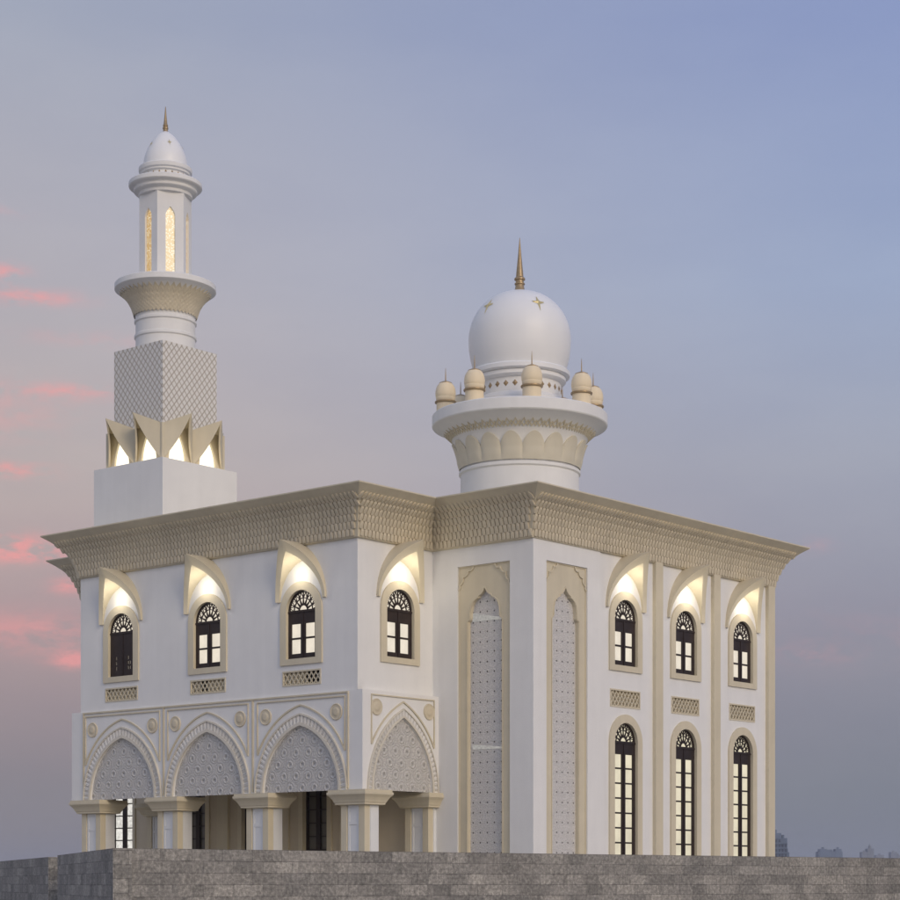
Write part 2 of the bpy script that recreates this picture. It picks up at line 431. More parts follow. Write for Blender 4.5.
for k in range(n):
    p1 = Vector(PATH[k]); p2 = Vector(PATH[(k+1) % n]); d = (p2-p1).normalized(); nn = Vector((d.y, -d.x)); L = (p2-p1).length
    prv = (p1-Vector(PATH[k-1])).normalized(); nxt = (Vector(PATH[(k+2) % n])-p2).normalized()
    s1 = 1 if prv.x*d.y-prv.y*d.x > 0 else -1; s2 = 1 if d.x*nxt.y-d.y*nxt.x > 0 else -1   # +1 convex corner
    for r in range(ROWS):
        sb = r*rowh; LEAF = TIP if r == ROWS-1 else BODY
        om = hollow(sb+0.5*rowh)[0].x
        lo, hi = -s1*om, L+s2*om
        i0 = int(math.floor((lo-L/2)/PITCH))-1
        for i in range(i0, i0+int((hi-lo)/PITCH)+4):
            c = L/2 + (i+(0.5 if r % 2 else 0.0))*PITCH
            if c < lo+0.06 or c > hi-0.06: continue
            base = []; top = []
            for (lx, ly) in LEAF:
                s = sb + ly*rowh*0.93
                q, tg, nr = hollow(s)
                h = 0.040+0.014*min(1.0, max(0, ly)) if r == ROWS-1 else (0.046 if ly < 0.9 else 0.030)
                a = max(lo - 0.0, min(hi + 0.0, c+lx*PITCH*0.96))
                base.append(p1 + d*a + nn*(q.x-0.02*nr.x) ); base[-1] = (base[-1].x-58.6, base[-1].y-50, q.y-0.02*nr.y)
                w = p1 + d*a + nn*(q.x+h*nr.x); top.append((w.x-58.6, w.y-50, q.y+h*nr.y))
            q, tg, nr = hollow(sb+0.62*rowh); w = p1+d*c+nn*(q.x+0.066*nr.x); mid = (w.x-58.6, w.y-50, q.y+0.066*nr.y)
            m_ = len(LEAF)
            fs = [(i_, (i_+1) % m_, m_+(i_+1) % m_, m_+i_) for i_ in range(m_)] + [(m_+i_, m_+(i_+1) % m_, 2*m_) for i_ in range(m_)]
            mb.add(base+top+[mid], fs)
o = obj('carved_leaf_relief', mb, M['tan_carved'], mosque, (58.6, 50, 0))
o.parent = cornice; o.location = (0, 0, 0)

# ------------------------------------------------------------------ upper windows (local: x right, y into wall, z from the sill line)
def tracery(mb, hw, zs, v0, v1):
    """fan of bars in a half round, in the geometric star manner"""
    w = 0.034
    arcp = lambda r, a0=0.0, a1=pi, k=18: [(r*cos(a0+(a1-a0)*i/k), zs+r*sin(a0+(a1-a0)*i/k)) for i in range(k+1)]
    mb.bar(arcp(hw*0.30), w, v0, v1); mb.bar(arcp(hw*0.96), w, v0, v1); mb.bar(arcp(hw*0.66), w*0.8, v0, v1)
    N = 8
    for i in range(N+1):
        a = pi*i/N
        if i in (0, N): continue
        mb.bar([(hw*0.30*cos(a), zs+hw*0.30*sin(a)), (hw*cos(a), zs+hw*sin(a))], w*0.9, v0+0.002, v1-0.002)
    for i in range(N):
        a, a2, am = pi*i/N, pi*(i+1)/N, pi*(i+0.5)/N
        P = lambda r, q: (r*hw*cos(q), zs+r*hw*sin(q))
        mb.bar([P(0.66, a), P(0.98, am), P(0.66, a2)], w*0.8, v0+0.004, v1-0.004)
        mb.bar([P(0.66, a), P(0.30, am), P(0.66, a2)], w*0.7, v0+0.006, v1-0.006)
    return mb

def make_window(name, zb, zs, hw, ho, zob, panes, zfan, loc, rz, pane_mat):
    """zb..: opening; panes = list of rectangles"""
    z0 = loc[2]
    L = lambda loop: [(u, z-z0) for u, z in loop]
    leaf = MB()
    fan = [(-hw+0.07, zfan+0.05), (hw-0.07, zfan+0.05)]
    rr = hw-0.025
    a0 = math.asin(max(0, (zfan+0.05-zs))/rr) if zfan+0.05 > zs else 0.0
    fan = [(rr*cos(a0+(pi-2*a0)*k/20), zs+rr*sin(a0+(pi-2*a0)*k/20)) for k in range(21)]
    leaf.slab([L(round_arch(hw+0.02, zb-0.02, zs, 24)), L(fan)] + [L(rect(*p)) for p in panes], 0.055, 0.11)
    # rails and stile mouldings
    leaf.bar([(0, zb-z0), (0, zfan-z0-0.03)], 0.05, 0.035, 0.07)
    leaf.bar([(-hw, zfan-z0), (hw, zfan-z0)], 0.06, 0.03, 0.07)
    win = obj(name, leaf, M['wood'], mosque, loc, rz)
    sr = MB(); sr.slab([L(round_arch(ho, zob, zs, 32)), L(round_arch(hw, zb, zs, 32))], -0.06, 0.13)
    sub('window_surround', sr, M['tan'], win)
    sub('tracery', tracery(MB(), hw-0.03, zs-z0, 0.06, 0.10), M['wood'], win)
    pn = MB(); pn.slab([L(round_arch(hw, zb, zs, 20))], 0.118, 0.124); sub('pane', pn, pane_mat, win)
    return win

PAN = lambda hw, z0, z1: [(-hw+0.13, -0.10, z0, z1), (0.10, hw-0.13, z0, z1)]
panes_up = PAN(0.67, 7.55, 8.02) + PAN(0.67, 8.08, 8.53)
PAN_ = [(p[0], p[1], p[2], p[3]) for p in panes_up]
win = make_window('window', 7.38, 8.95, 0.67, 0.955, 7.18, PAN_, 8.93, (XW, WA[0], Z7), AR, M['pane_white'])
copy_part(win, (XW, WA[1], Z7), AR)
copy_part(win, (WBW, YW, Z7), 0)
for x in WM: copy_part(win, (x, YM, Z7), 0)
slits = [(u-0.035, u+0.035, z, z+0.12) for u in (-0.36, 0.28, 0.38) for z in (7.62, 7.80, 7.98)]
slits = [s for s in slits if not (s[0] > 0.3 and s[2] > 7.9)]
shut = make_window('window', 7.38, 8.95, 0.67, 0.955, 7.18, slits, 8.93, (XW, WA[2], Z7), AR, M['pane_white'])
shut['label'] = 'window with closed dark shutters'
# tall lower windows
rows = [(4.37-0.505*k-0.45, 4.37-0.505*k) for k in range(12)]
pl = [p for a, b_ in rows if a > -1.45 for p in PAN(0.67, a, b_)]
low = make_window('tall_window', -1.5, 4.77, 0.67, 0.955, -1.55, pl, 4.77, (WM[0], YM, -1.5), 0, M['pane_cream'])
for x in WM[1:]: copy_part(low, (x, YM, -1.5), 0)
# doors of the porch, dark glass; the last one lit
def make_door(y, pane, ws=1.0):
    d = MB(); gs = [p for k in range(11) for p in ((-0.50, -0.10, 3.50-0.47*k-0.43, 3.50-0.47*k), (0.10, 0.50, 3.50-0.47*k-0.43, 3.50-0.47*k)) if 3.50-0.47*k-0.43 > -1.5]
    d.slab([rect(-0.585, 0.585, GZ+0.14, 3.58)] + [rect(*g) for g in gs], 0.12, 0.18)
    d.v = [(x*ws, v, z) for x, v, z in d.v]
    o = obj('door', d, M['wood'], mosque, (XM+0.01, y, 0), AR)
    f = MB(); f.slab([rect(-0.80, 0.80, GZ+0.125, 3.8), rect(-0.59*ws, 0.59*ws, GZ+0.13, 3.59)], -0.06, 0.2); sub('door_surround', f, M['tan'], o)
    p = MB(); p.box(-0.58*ws, 0.58*ws, 0.19, 0.20, GZ+0.15, 3.57); sub('pane', p, pane, o)
    h = MB(); h.box(-0.07, -0.04, 0.07, 0.12, -0.55, -0.35); h.box(0.04, 0.07, 0.07, 0.12, -0.55, -0.35); sub('handle', h, M['gold'], o)
    return o
door = make_door(DOORS[0], M['glass'])
for y in DOORS[1:3]: copy_part(door, (XM+0.01, y, 0), AR)
ld = make_door(DOORS[3], M['pane_bright'], 1.12); ld['label'] = 'brightly lit glazed door'
# tan pilasters between the porch doors
mb = MB()
for y in (51.29, 54.4, 57.5, 48.2): mb.box(-y-0.28, -y+0.28, -0.10, 0.1, GZ+0.12, 3.98)
obj('pilaster', mb, M['tan'], mosque, (XM+0.01, 0, 0), AR)

# ------------------------------------------------------------------ window canopies
def make_canopy(loc, rz):
    """pointed hood: barrel of a pointed arch whose mouth is cut to a V in plan and runs out to a peak"""
    n = 20; z0 = 9.29
    outer = lancet(1.13, 0, 1.87, n); inner = lancet(0.975, 0, 1.27, n)
    po = lambda u: 0.10+0.93*(1-abs(u)/1.13); pi_ = lambda u: 0.05+0.70*(1-abs(u)/0.975)
    vs = []; m = len(outer)
    for u, z in outer: vs.append((u, 0.03, z))
    for u, z in outer: vs.append((u, -po(u), z))
    for u, z in inner: vs.append((u, -pi_(u), z + 0.24*(1-abs(u)/0.975)))
    for u, z in inner: vs.append((u, 0.03, z))
    fs = []
    for r in range(3):
        for i in range(m-1): fs.append((r*m+i, r*m+i+1, (r+1)*m+i+1, (r+1)*m+i))
    for i in range(m-1): fs.append((3*m+i, 3*m+i+1, i+1, i))
    fs += [(0, m, 2*m, 3*m), (m-1, 2*m-1, 3*m-1, 4*m-1)]
    mb = MB(); mb.add(vs, fs)
    o = obj('window_canopy', mb, M['tan'], mosque, (loc[0], loc[1], z0), rz, smooth=35)
    return o
HOODS = [(XW, y, AR) for y in WA] + [(WBW, YW, 0)] + [(x, YM, 0) for x in WM]
can = make_canopy(HOODS[0], HOODS[0][2])
for x, y, r in HOODS[1:]: copy_part(can, (x, y, 9.29), r)
LAMPS = []
def lamp(name, loc, energy, col=(1.0, 0.86, 0.64), radius=0.06, kind='POINT'):
    l = bpy.data.lights.new(name, kind); l.energy = energy; l.color = col; l.shadow_soft_size = radius
    o = bpy.data.objects.new(name, l); COL.objects.link(o); o.location = loc; LAMPS.append(o); return o
for x, y, r in HOODS:
    off = Vector((-1, 0, 0)) if r == AR else Vector((0, -1, 0))
    lamp('canopy_lamp', Vector((x, y, 10.12))+off*0.50, 20.0, col=(1.0, 0.91, 0.76), radius=0.16)

# ------------------------------------------------------------------ vent grilles
def make_grille(w, h, loc, rz, dark=None):
    bk = MB(); bk.slab([rect(-w/2+0.01, w/2-0.01, 0.01, h-0.01)], 0.10, 0.13)
    g = obj('vent_grille', bk, M['tan'], mosque, loc, rz)
    lt = MB(); step = 0.20; k = 1.35
    lt.slab([rect(-w/2, w/2, 0, h), rect(-w/2+0.05, w/2-0.05, 0.05, h-0.05)], -0.02, 0.06)
    def clip(c, s):
        pts = []
        # line z = s*k*(u-c)
        ua, ub = c, c + s*h/k
        u0, u1 = min(ua, ub), max(ua, ub)
        lo, hi = max(u0, -w/2+0.03), min(u1, w/2-0.03)
        if hi-lo < 0.03: return None
        return [(lo, s*k*(lo-c)), (hi, s*k*(hi-c))]
    i = -14
    while i < 30:
        for s, v in ((1, 0.0), (-1, 0.006)):
            q = clip(-w/2 + i*step, s)
            if q: lt.bar(q, 0.034, 0.01+v, 0.045+v)
        i += 1
    sub('lattice', lt, M['cream'] if False else M['tan'], g)
    if dark:
        d = MB(); d.slab([rect(dark[0]*w, dark[1]*w, 0.02, h-0.02)], 0.085, 0.095); sub('vent_opening', d, M['black'], g)
    return g
make_grille(1.76, 0.50, (XW, WA[2], 6.49), AR)
make_grille(1.76, 0.50, (XW, WA[1], 6.49), AR, (-0.24, -0.06))
make_grille(1.76, 0.50, (XW, WA[0], 6.49), AR, (0.06, 0.48))
vg = make_grille(1.76, 0.61, (WM[0], YM, 5.95), 0)
for x in WM[1:]: copy_part(vg, (x, YM, 5.95), 0)

# ------------------------------------------------------------------ pilasters of the main face
def pilaster(x0, x1):
    mb = MB(); mb.box(-(x1-x0)/2, (x1-x0)/2, -0.14, 0.05, GZ+0.1, ZW+0.05)
    return obj('pilaster', mb, M['tan'], mosque, ((x0+x1)/2, YM, 0))
pilaster(58.12, 58.56); pilaster(61.80, 62.22); pilaster(65.52, XE-0.005)

# ------------------------------------------------------------------ tall panels with ogee arches
def make_panel(loc, rz, w):
    hw = w/2; zt = 10.44; zb = GZ+0.2
    L = lambda pts: pts
    # ogee arch outline of the screen: half profile from the foot up
    half = [(0.71, zb+0.05), (0.71, 8.60), (0.63, 8.66), (0.60, 8.72), (0.60, 8.86), (0.585, 8.98), (0.55, 9.12), (0.49, 9.23), (0.40, 9.31), (0.31, 9.35), (0.27, 9.36), (0.255, 9.42), (0.15, 9.47), (0.07, 9.55), (0.0, 9.68)]
    outl = [(u, z) for u, z in half] + [(-u, z) for u, z in half[::-1][1:]]
    fr = MB(); fr.slab([rect(-hw+0.003, hw-0.003, zb, zt-0.003), outl], 0.07, 0.26)
    p = obj('arched_panel', fr, M['tan'], mosque, loc, rz)
    s = MB(); s.slab([[(u*1.02, z) for u, z in outl]], 0.20, 0.24); sub('filigree_screen', s, M['screen'], p)
    # lobed ornament in both upper corners and a thin rim round the arch
    c = MB()
    def lobes(sx):
        ox, oz = sx*(hw-0.02), zt-0.03
        seq = [(0.62, 0.0), (0.60, 0.07), (0.55, 0.12), (0.48, 0.13), (0.42, 0.12), (0.40, 0.20), (0.34, 0.27), (0.26, 0.31), (0.18, 0.32), (0.19, 0.40), (0.17, 0.48), (0.12, 0.54), (0.05, 0.57), (0.05, 0.66), (0.0, 0.74)]
        return [(ox-sx*a, oz-b_) for a, b_ in seq]
    for sx in (-1, 1): c.bar(lobes(sx), 0.05, 0.02, 0.08)
    c.bar([(u*1.035+(0.012 if u > 0 else -0.012 if u < 0 else 0), z+0.015) for u, z in outl], 0.035, 0.05, 0.08)
    c.slab([rect(-hw+0.004, hw-0.004, zb, zt-0.004), rect(-hw+0.04, hw-0.04, zb+0.04, zt-0.04)], 0.045, 0.08)
    sub('corner_ornament', c, M['tan'], p)
    return p
panel_a = make_panel((XM-0.001, sum(PANEL_A)/2, 0), AR, PANEL_A[1]-PANEL_A[0])
# stray light streaks across the screen, imitated by two added glowing wedges
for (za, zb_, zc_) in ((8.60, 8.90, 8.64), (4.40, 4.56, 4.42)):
    g_ = MB(); g_.slab([[(-0.62, za), (0.66, zc_-0.03), (0.66, zc_+0.02), (-0.62, zb_)]], 0.188, 0.197); sub('light_streak', g_, M['streak_glow'], panel_a)
make_panel((sum(PANEL_B)/2, YM-0.05, 0), 0, PANEL_B[1]-PANEL_B[0])

# ------------------------------------------------------------------ porch arcade
def arch_bay(hw, apex_i, hwv, apex_v, hwm, apex_m, footm, bay, ztop, loc, rz, med, medz):
    """one bay's ornaments; loc = foot line of the bay centre on the frieze face, local z = world z"""
    inn = lancet(hw, ZS, apex_i-ZS, 18)
    ty = MB(); ty.slab([inn], 0.06, 0.12)
    t_ = obj('carved_tympanum', ty, M['rosette'], mosque, loc, rz)
    bw = hwv-hw
    f = lambda k: lancet(hw+bw*k, ZS, apex_i+(apex_v-apex_i)*k-ZS, 80)
    vs = MB(); out, mid_o, mid_i, inn2 = f(1), f(0.86), f(0.26), f(0)
    vs.band(out, mid_o, -0.07, 0.02); vs.band(mid_i, inn2, -0.055, 0.10)
    v_ = obj('arch_band', vs, M['pale'], mosque, loc, rz)
    # toothed relief: one continuous strip that steps in and out
    rb = MB(); rows_ = []; N_ = len(mid_o)
    for i in range(N_):
        for e in (0, 1):
            k = i-e
            hi = -0.052 if (k % 4) in (0, 1) else -0.012
            rows_.append((mid_o[i], mid_i[i], hi))
    for o_, i_, v in rows_: rb.v += [(o_[0], v, o_[1]), (i_[0], v, i_[1]), (o_[0], 0.02, o_[1]), (i_[0], 0.02, i_[1])]
    for i in range(len(rows_)-1):
        q = 4*i; rb.f += [(q, q+1, q+5, q+4), (q, q+4, q+6, q+2), (q+1, q+3, q+7, q+5)]
    sub('toothed_moulding', rb, M['pale_white'], v_)
    # thin outer moulding and spandrel frame
    mo = MB(); cur = lancet(hwm+0.22, ZS, apex_m-ZS, 24)
    cur = [p for p in cur if p[1] >= footm and abs(p[0]) <= hwm+0.02]
    mo.bar(cur, 0.05, -0.045, 0.02)
    u = cur[0][0]; u2 = cur[-1][0]; zt = ztop-0.12
    mo.bar([(u, cur[0][1]), (u, zt), (u2, zt), (u2, cur[-1][1])], 0.045, -0.043, 0.02)
    o_ = obj('spandrel_moulding', mo, M['tan'], mosque, loc, rz)
    for s in (-1, 1):
        md = MB(); n = 28; zc = medz
        prof = [(0.27, 0.02), (0.27, -0.03), (0.25, -0.045), (0.22, -0.03), (0.16, -0.03), (0.10, -0.055), (0.0, -0.06)]
        for r, v in prof:
            for k in range(n): md.v.append((s*med+r*cos(2*pi*k/n), v, zc+r*sin(2*pi*k/n)))
        for i in range(len(prof)-1):
            for k in range(n): j = (k+1) % n; md.f.append((i*n+k, i*n+j, (i+1)*n+j, (i+1)*n+k))
        obj('medallion', md, M['tan_carved'], mosque, loc, rz)
BAYS = [46.80, 51.26, 55.69]
# frieze walls with the arches notched out of their lower edge
def frieze(bays, hw, apex, a0, a1, loc, rz):
    pts = [(a0, ZS)]
    for c in sorted(bays):
        pts += [(c+u, z) for u, z in lancet(hw, ZS, apex-ZS, 18)]
    pts += [(a1, ZS), (a1, ZF), (a0, ZF)]
    mb = MB(); mb.slab([pts], 0, 0.3); return obj('arcade_wall', mb, M['white'], mosque, loc, rz)
frieze([-b_ for b_ in BAYS], 1.73, 5.17, -YPL, -YP, (XP, 0, 0), AR)
BX = 49.55
frieze([BX], 1.46, 5.40, XP+0.001, XM+0.05, (0, YP-0.002, 0), 0)
mb = MB(); mb.box(XP+0.301, XM+0.3, YPL-0.3, YPL, 3.9, ZF)
mb.v = [(x-50, y-50, z) for x, y, z in mb.v]; obj('arcade_wall', mb, M['white'], mosque, (50, 50, 0))
for c in BAYS: arch_bay(1.73, 5.17, 2.12, 5.57, 2.08, 5.84, 4.22, 4.46, 6.14, (XP, c, 0), AR, 1.62, 5.53)
arch_bay(1.46, 5.40, 1.74, 5.70, 1.68, 5.91, 4.42, 3.5, 6.18, (BX, YP-0.002, 0), 0, 1.29, 5.67)
mb = MB()
for y in (57.80, 53.48, 49.03, 44.66): mb.box(-y-0.03, -y+0.03, -0.045, 0.02, ZS+0.05, 6.12)
mb.box(-57.83, -44.63, -0.05, 0.02, 6.12, 6.17)
obj('frieze_moulding', mb, M['tan'], mosque, (XP, 0, 0), AR)

def make_pier(loc, rz, wa=1.03, wb=0.70):
    """local: x along the front, y into the porch; origin = front right corner of the shaft on the ground"""
    zc, zt = 2.50, 2.99; g = GZ+0.12
    sh = MB()
    sh.box(-wa, -wa+0.25, 0, wb, 0, zc-g); sh.box(-0.25, 0, 0, 0.25, 0, zc-g); sh.box(-wa+0.25, -0.06, 0.07, wb-0.05, 0, zc-g)
    p = obj('pier', sh, M['tan'], mosque, (loc[0], loc[1], g), rz)
    pn = MB(); a, b_ = -wa+0.27, -0.27
    pn.slab([rect(a, b_, 0.0, zc-g-0.005), rect(a+0.08, b_-0.08, 0.2, zc-g-0.62), rect(a+0.08, b_-0.08, zc-g-0.52, zc-g-0.06)], 0.035, 0.09); pn.box(a+0.03, b_-0.03, 0.055, 0.085, 0.1, zc-g-0.03)
    pn.box(-0.10, -0.025, 0.27, wb, 0.001, zc-g-0.004); pn.box(-0.03, -0.012, 0.30, wb-0.28, 0.1, zc-g-0.06)
    sub('marble_inset', pn, M['pier_white'], p)
    cp = MB(); prof = [(0.05, zc-0.0), (0.14, zc+0.02), (0.14, zc+0.06), (0.17, zc+0.10), (0.20, zc+0.17), (0.25, zc+0.25), (0.33, zc+0.34), (0.33, zc+0.41), (0.30, zc+0.415), (0.30, zt)]
    for o, z in prof:
        cp.v += [(-wa-o, -o, z-g), (o, -o, z-g), (o, wb+o, z-g), (-wa-o, wb+o, z-g)]
    for i in range(len(prof)-1):
        for k in range(4): j = (k+1) % 4; cp.f.append((i*4+k, i*4+j, i*4+4+j, i*4+4+k))
    cp.f += [(3, 2, 1, 0), tuple(len(cp.v)-4+k for k in range(4))]
    sub('capital', cp, M['tan'], p)
    return p
PX = XP-0.0
pier = make_pier((PX+0.02, 43.97, 0), AR)
for y in (48.34, 52.80, 56.92): copy_part(pier, (PX+0.02, y, GZ+0.12), AR)
copy_part(pier, (XM-0.42, 44.13, GZ+0.12), AR)
copy_part(pier, (XM-0.42, 57.12, GZ+0.12), AR)

# ------------------------------------------------------------------ main dome
DX, DY = 58.66, 46.38
mb = MB()
mb.lathe([(2.18, 11.9), (2.18, 14.95), (2.24, 15.0), (2.24, 15.10), (2.17, 15.14), (2.17, 15.16), (2.20, 15.3), (2.235, 15.6), (2.34, 15.95), (2.46, 16.22), (2.64, 16.42), (2.86, 16.58), (3.10, 16.70), (3.20, 16.74), (3.23, 16.78), (3.23, 17.14), (3.19, 17.18), (1.98, 17.18), (1.98, 17.30), (1.90, 17.42), (1.75, 17.48), (1.72, 17.62), (1.60, 17.74), (1.52, 17.80), (1.52, 18.34)], 120)
drum = obj('drum', mb, M['white'], mosque, (DX, DY, 0), smooth=28)
bell = [(2.20, 15.3), (2.235, 15.6), (2.34, 15.95), (2.46, 16.22), (2.64, 16.42), (2.86, 16.58), (3.10, 16.70)]
def rad(z):
    if z <= bell[0][1]: return 2.18+(z-15.16)/(0.14)*0.02
    for (r0, z0), (r1, z1) in zip(bell, bell[1:]):
        if z <= z1: return r0+(r1-r0)*(z-z0)/(z1-z0)
    return 3.1
mb = MB(); NP, K, H = 18, 18, 10; Nn = NP*K
azc = atan2(-DY, -DX)
for k in range(Nn):
    a = azc + radians(2.5) + 2*pi*k/Nn; f = abs(((k % K)/K)-0.5)*2
    zt = 15.70+0.43*(1-f**1.7)**0.75
    for i in range(H+1):
        z = 15.17+(zt-15.17)*i/H; r = rad(z)+0.035+0.06*(1-f**4)*min(1.0, (z-15.10)/0.35); mb.v.append((r*cos(a), r*sin(a), z))
    r = rad(zt)-0.02; mb.v.append((r*cos(a), r*sin(a), zt+0.01))
W_ = H+2
for k in range(Nn):
    j = (k+1) % Nn
    for i in range(W_-1): mb.f.append((k*W_+i, j*W_+i, j*W_+i+1, k*W_+i+1))
sub('petal_band', mb, M['pale_tan'], drum, smooth=40)
# zigzag key band
mb = MB(); NZ = 56
for k in range(NZ):
    a = azc+2*pi*k/NZ; da = 2*pi/NZ
    def P(t_, z, h): r = rad(z)+h; return (r*cos(a+t_*da), r*sin(a+t_*da), z)
    for (t0, z0, t1, z1) in ((0.0, 16.29, 0.5, 16.50), (0.5, 16.50, 1.0, 16.29), (0.0, 16.43, 0.5, 16.29), (0.5, 16.29, 1.0, 16.43)):
        w = 0.028
        vs = [P(t0, z0-w, 0.035), P(t1, z1-w, 0.035), P(t1, z1+w, 0.035), P(t0, z0+w, 0.035), P(t0, z0-w, -0.02), P(t1, z1-w, -0.02), P(t1, z1+w, -0.02), P(t0, z0+w, -0.02)]
        mb.add(vs, [(0,1,2,3),(7,6,5,4),(0,4,5,1),(1,5,6,2),(2,6,7,3),(3,7,4,0)])
sub('key_pattern_band', mb, M['tan'], drum)
mb = MB(); ND = 28
for k in range(ND):
    a = azc+2*pi*(k+0.5)/ND
    def Q(t_, z, h): r = 1.52+h; return (r*cos(a+t_/1.52), r*sin(a+t_/1.52), z)
    mb = MB(); mb.add([Q(-0.10, 18.07, 0.0), Q(0, 17.95, 0.0), Q(0.10, 18.07, 0.0), Q(0, 18.19, 0.0), Q(0, 18.07, 0.04)], [(0,1,4),(1,2,4),(2,3,4),(3,0,4)]); sub('diamond_ornament', mb, M['gold'], drum)
mb = MB()
prof = [(1.50, 18.30), (1.62, 18.33), (1.70, 18.40), (1.70, 18.52), (1.66, 18.55), (1.72, 18.56), (1.84, 18.60), (1.85, 18.74), (1.80, 18.79), (1.68, 18.80)]
for k in range(0, 21):
    a = k/20*pi/2; prof.append((1.885*max(0.0, cos(a))**0.93, 19.97+1.80*sin(a)))
prof = prof[:10] + [(1.70, 18.86), (1.755, 19.02), (1.82, 19.28), (1.868, 19.6)] + prof[10:-1] + [(0.0, 21.775)]
mb.lathe(prof, 120)
dome = obj('dome', mb, M['dome'], mosque, (DX, DY, 0), smooth=28)
mb = MB(); mb.lathe([(0.30, 21.70), (0.25, 21.76), (0.18, 21.86), (0.155, 22.02), (0.19, 22.04), (0.19, 22.08), (0.15, 22.10), (0.15, 22.18), (0.20, 22.21), (0.20, 22.26), (0.14, 22.32), (0.125, 22.5), (0.065, 23.1), (0.02, 23.62), (0.012, 23.74), (0.0, 23.78)], 24)
sub('finial', mb, M['gold'], dome, smooth=30)
def dome_pt(az, el, h=0.014): return ((1.885*cos(el)**0.93+h)*cos(az), (1.885*cos(el)**0.93+h)*sin(az), 19.97+(1.80+h)*sin(el))
STAR = [(0.0, -0.62), (0.07, -0.12), (0.30, -0.02), (0.33, 0.07), (0.11, 0.08), (0.07, 0.14), (0.015, 0.45), (-0.015, 0.45), (-0.07, 0.14), (-0.11, 0.08), (-0.33, 0.07), (-0.30, -0.02), (-0.07, -0.12)]
for k in range(5):
    az = azc + radians(25 + 72*k - (0 if k != 4 else -1)); mb = MB(); pts = []
    for u, v in STAR:
        el = radians(34)+v*0.70/1.885; pts.append(dome_pt(az+u*0.70/(1.885*cos(el)), el))
    c = dome_pt(az, radians(34), 0.05)
    mb.add(pts+[c], [(i, (i+1) % 13, 13) for i in range(13)]); sub('star_ornament', mb, M['gold_leaf'], dome)
# eight little turrets round the platform
def make_turret(loc):
    mb = MB(); mb.lathe([(0.335, 0.0), (0.335, 0.40)], 40); mb.lathe([(0.325, 0.48), (0.345, 0.53), (0.358, 0.60), (0.352, 0.625), (0.366, 0.65), (0.375, 0.76), (0.368, 0.86), (0.345, 0.96), (0.305, 1.05), (0.25, 1.12), (0.17, 1.17), (0.0, 1.19)], 40)
    t_ = obj('turret', mb, M['cream'], mosque, loc, smooth=35)
    c = MB(); c.lathe([(0.335, 0.40), (0.39, 0.41), (0.40, 0.44), (0.39, 0.47), (0.335, 0.48)], 40, cap=False)
    sub('collar', c, M['gold'], t_, smooth=40)
    c = MB(); c.lathe([(0.24, 1.125), (0.235, 1.155), (0.13, 1.20), (0.022, 1.24), (0.016, 1.5), (0.006, 1.70), (0, 1.71)], 28); sub('finial', c, M['gold'], t_, smooth=35)
    return t_
tz = 17.178
def tpos(k): a = azc+radians(9+45*k); return (DX+2.75*cos(a), DY+2.75*sin(a), tz)
tur = make_turret(tpos(0))
for k in range(1, 8): copy_part(tur, tpos(k))

# ------------------------------------------------------------------ minaret
MX0, MY0 = 48.0, 53.993
MCX, MCY = MX0+1.80, MY0+1.865
mb = MB(); mb.box(-1.80, 1.80, -1.865, 1.865, 12.3, 15.03)
minaret = obj('minaret', mb, M['white'], mosque, (MCX, MCY, 0))
HB = 1.47; HL = 1.31
mb = MB(); mb.box(-HL, HL, -HL*1.005, HL*1.005, 15.0, 19.35); sub('lattice_block', mb, M['lattice'], minaret)
# star of folded canopies: two on each side
def fold_canopy(sx):
    """local: front at y = -HB; a pointed fold whose peak leans out at the top"""
    hw = HB/2; zt, zb = 16.36, 15.035; p = 0.74; th = 0.05
    mb = MB()
    peak = (0, -p, 16.70)
    for s in (-1, 1):
        vt, vb = (s*hw, 0.0, zt-0.02), (s*hw, 0.0, zb)
        n = 10; edge = []
        for k in range(n+1):                       # mouth edge from the peak down to the foot, slightly hollow
            f = k/n; e = Vector(peak).lerp(Vector(vb), f); e.x -= s*0.10*sin(pi*f); e.y += -0.0
            edge.append((e.x, e.y, e.z))
        o = len(mb.v); off = Vector((-s*0.04, 0.05, -0.02))
        front = [vt]+edge; back = [tuple(Vector(q)+off) for q in front]
        m_ = len(front)
        fs = [(0, i, i+1) for i in range(1, m_-1)] + [(m_, m_+i+1, m_+i) for i in range(1, m_-1)] + [(i, i+1, m_+i+1, m_+i) for i in range(m_-1)] + [(m_-1, 0, m_, 2*m_-1)]
        mb.add(front+back, fs)
    # roof of the fold back to the block
    mb.add([peak, (hw, 0, zt-0.02), (hw, 0.2, zt-0.05), (-hw, 0.2, zt-0.05), (-hw, 0, zt-0.02)], [(0, 1, 2, 3, 4)])
    return mb
fold = None
for face in range(4):
    rz = face*pi/2
    for s in (-1, 1):
        v = Vector((s*HB/2, -HB, 0)); v.rotate(Matrix.Rotation(rz, 3, 'Z'))
        if fold is None:
            fold = sub('folded_canopy', fold_canopy(s), M['tan'], minaret, loc=v, rz=rz)
            nb = MB(); nb.slab([rect(-HB/2, HB/2, 15.035, 16.34), lancet(0.40, 15.05, 1.16, 12)], 0.02, 0.12); sub_n = nb
            n1 = sub('niche', nb, M['tan'], minaret, loc=v, rz=rz)
            g = MB(); g.slab([lancet(0.44, 15.036, 1.25, 12)], 0.10, 0.11); g1 = sub('lit_niche', g, M['niche_lit'], minaret, loc=v, rz=rz)
        else:
            for src in (fold, n1, g1):
                c = src.copy(); COL.objects.link(c); c.parent = minaret; c.location = v; c.rotation_euler = (0, 0, rz)
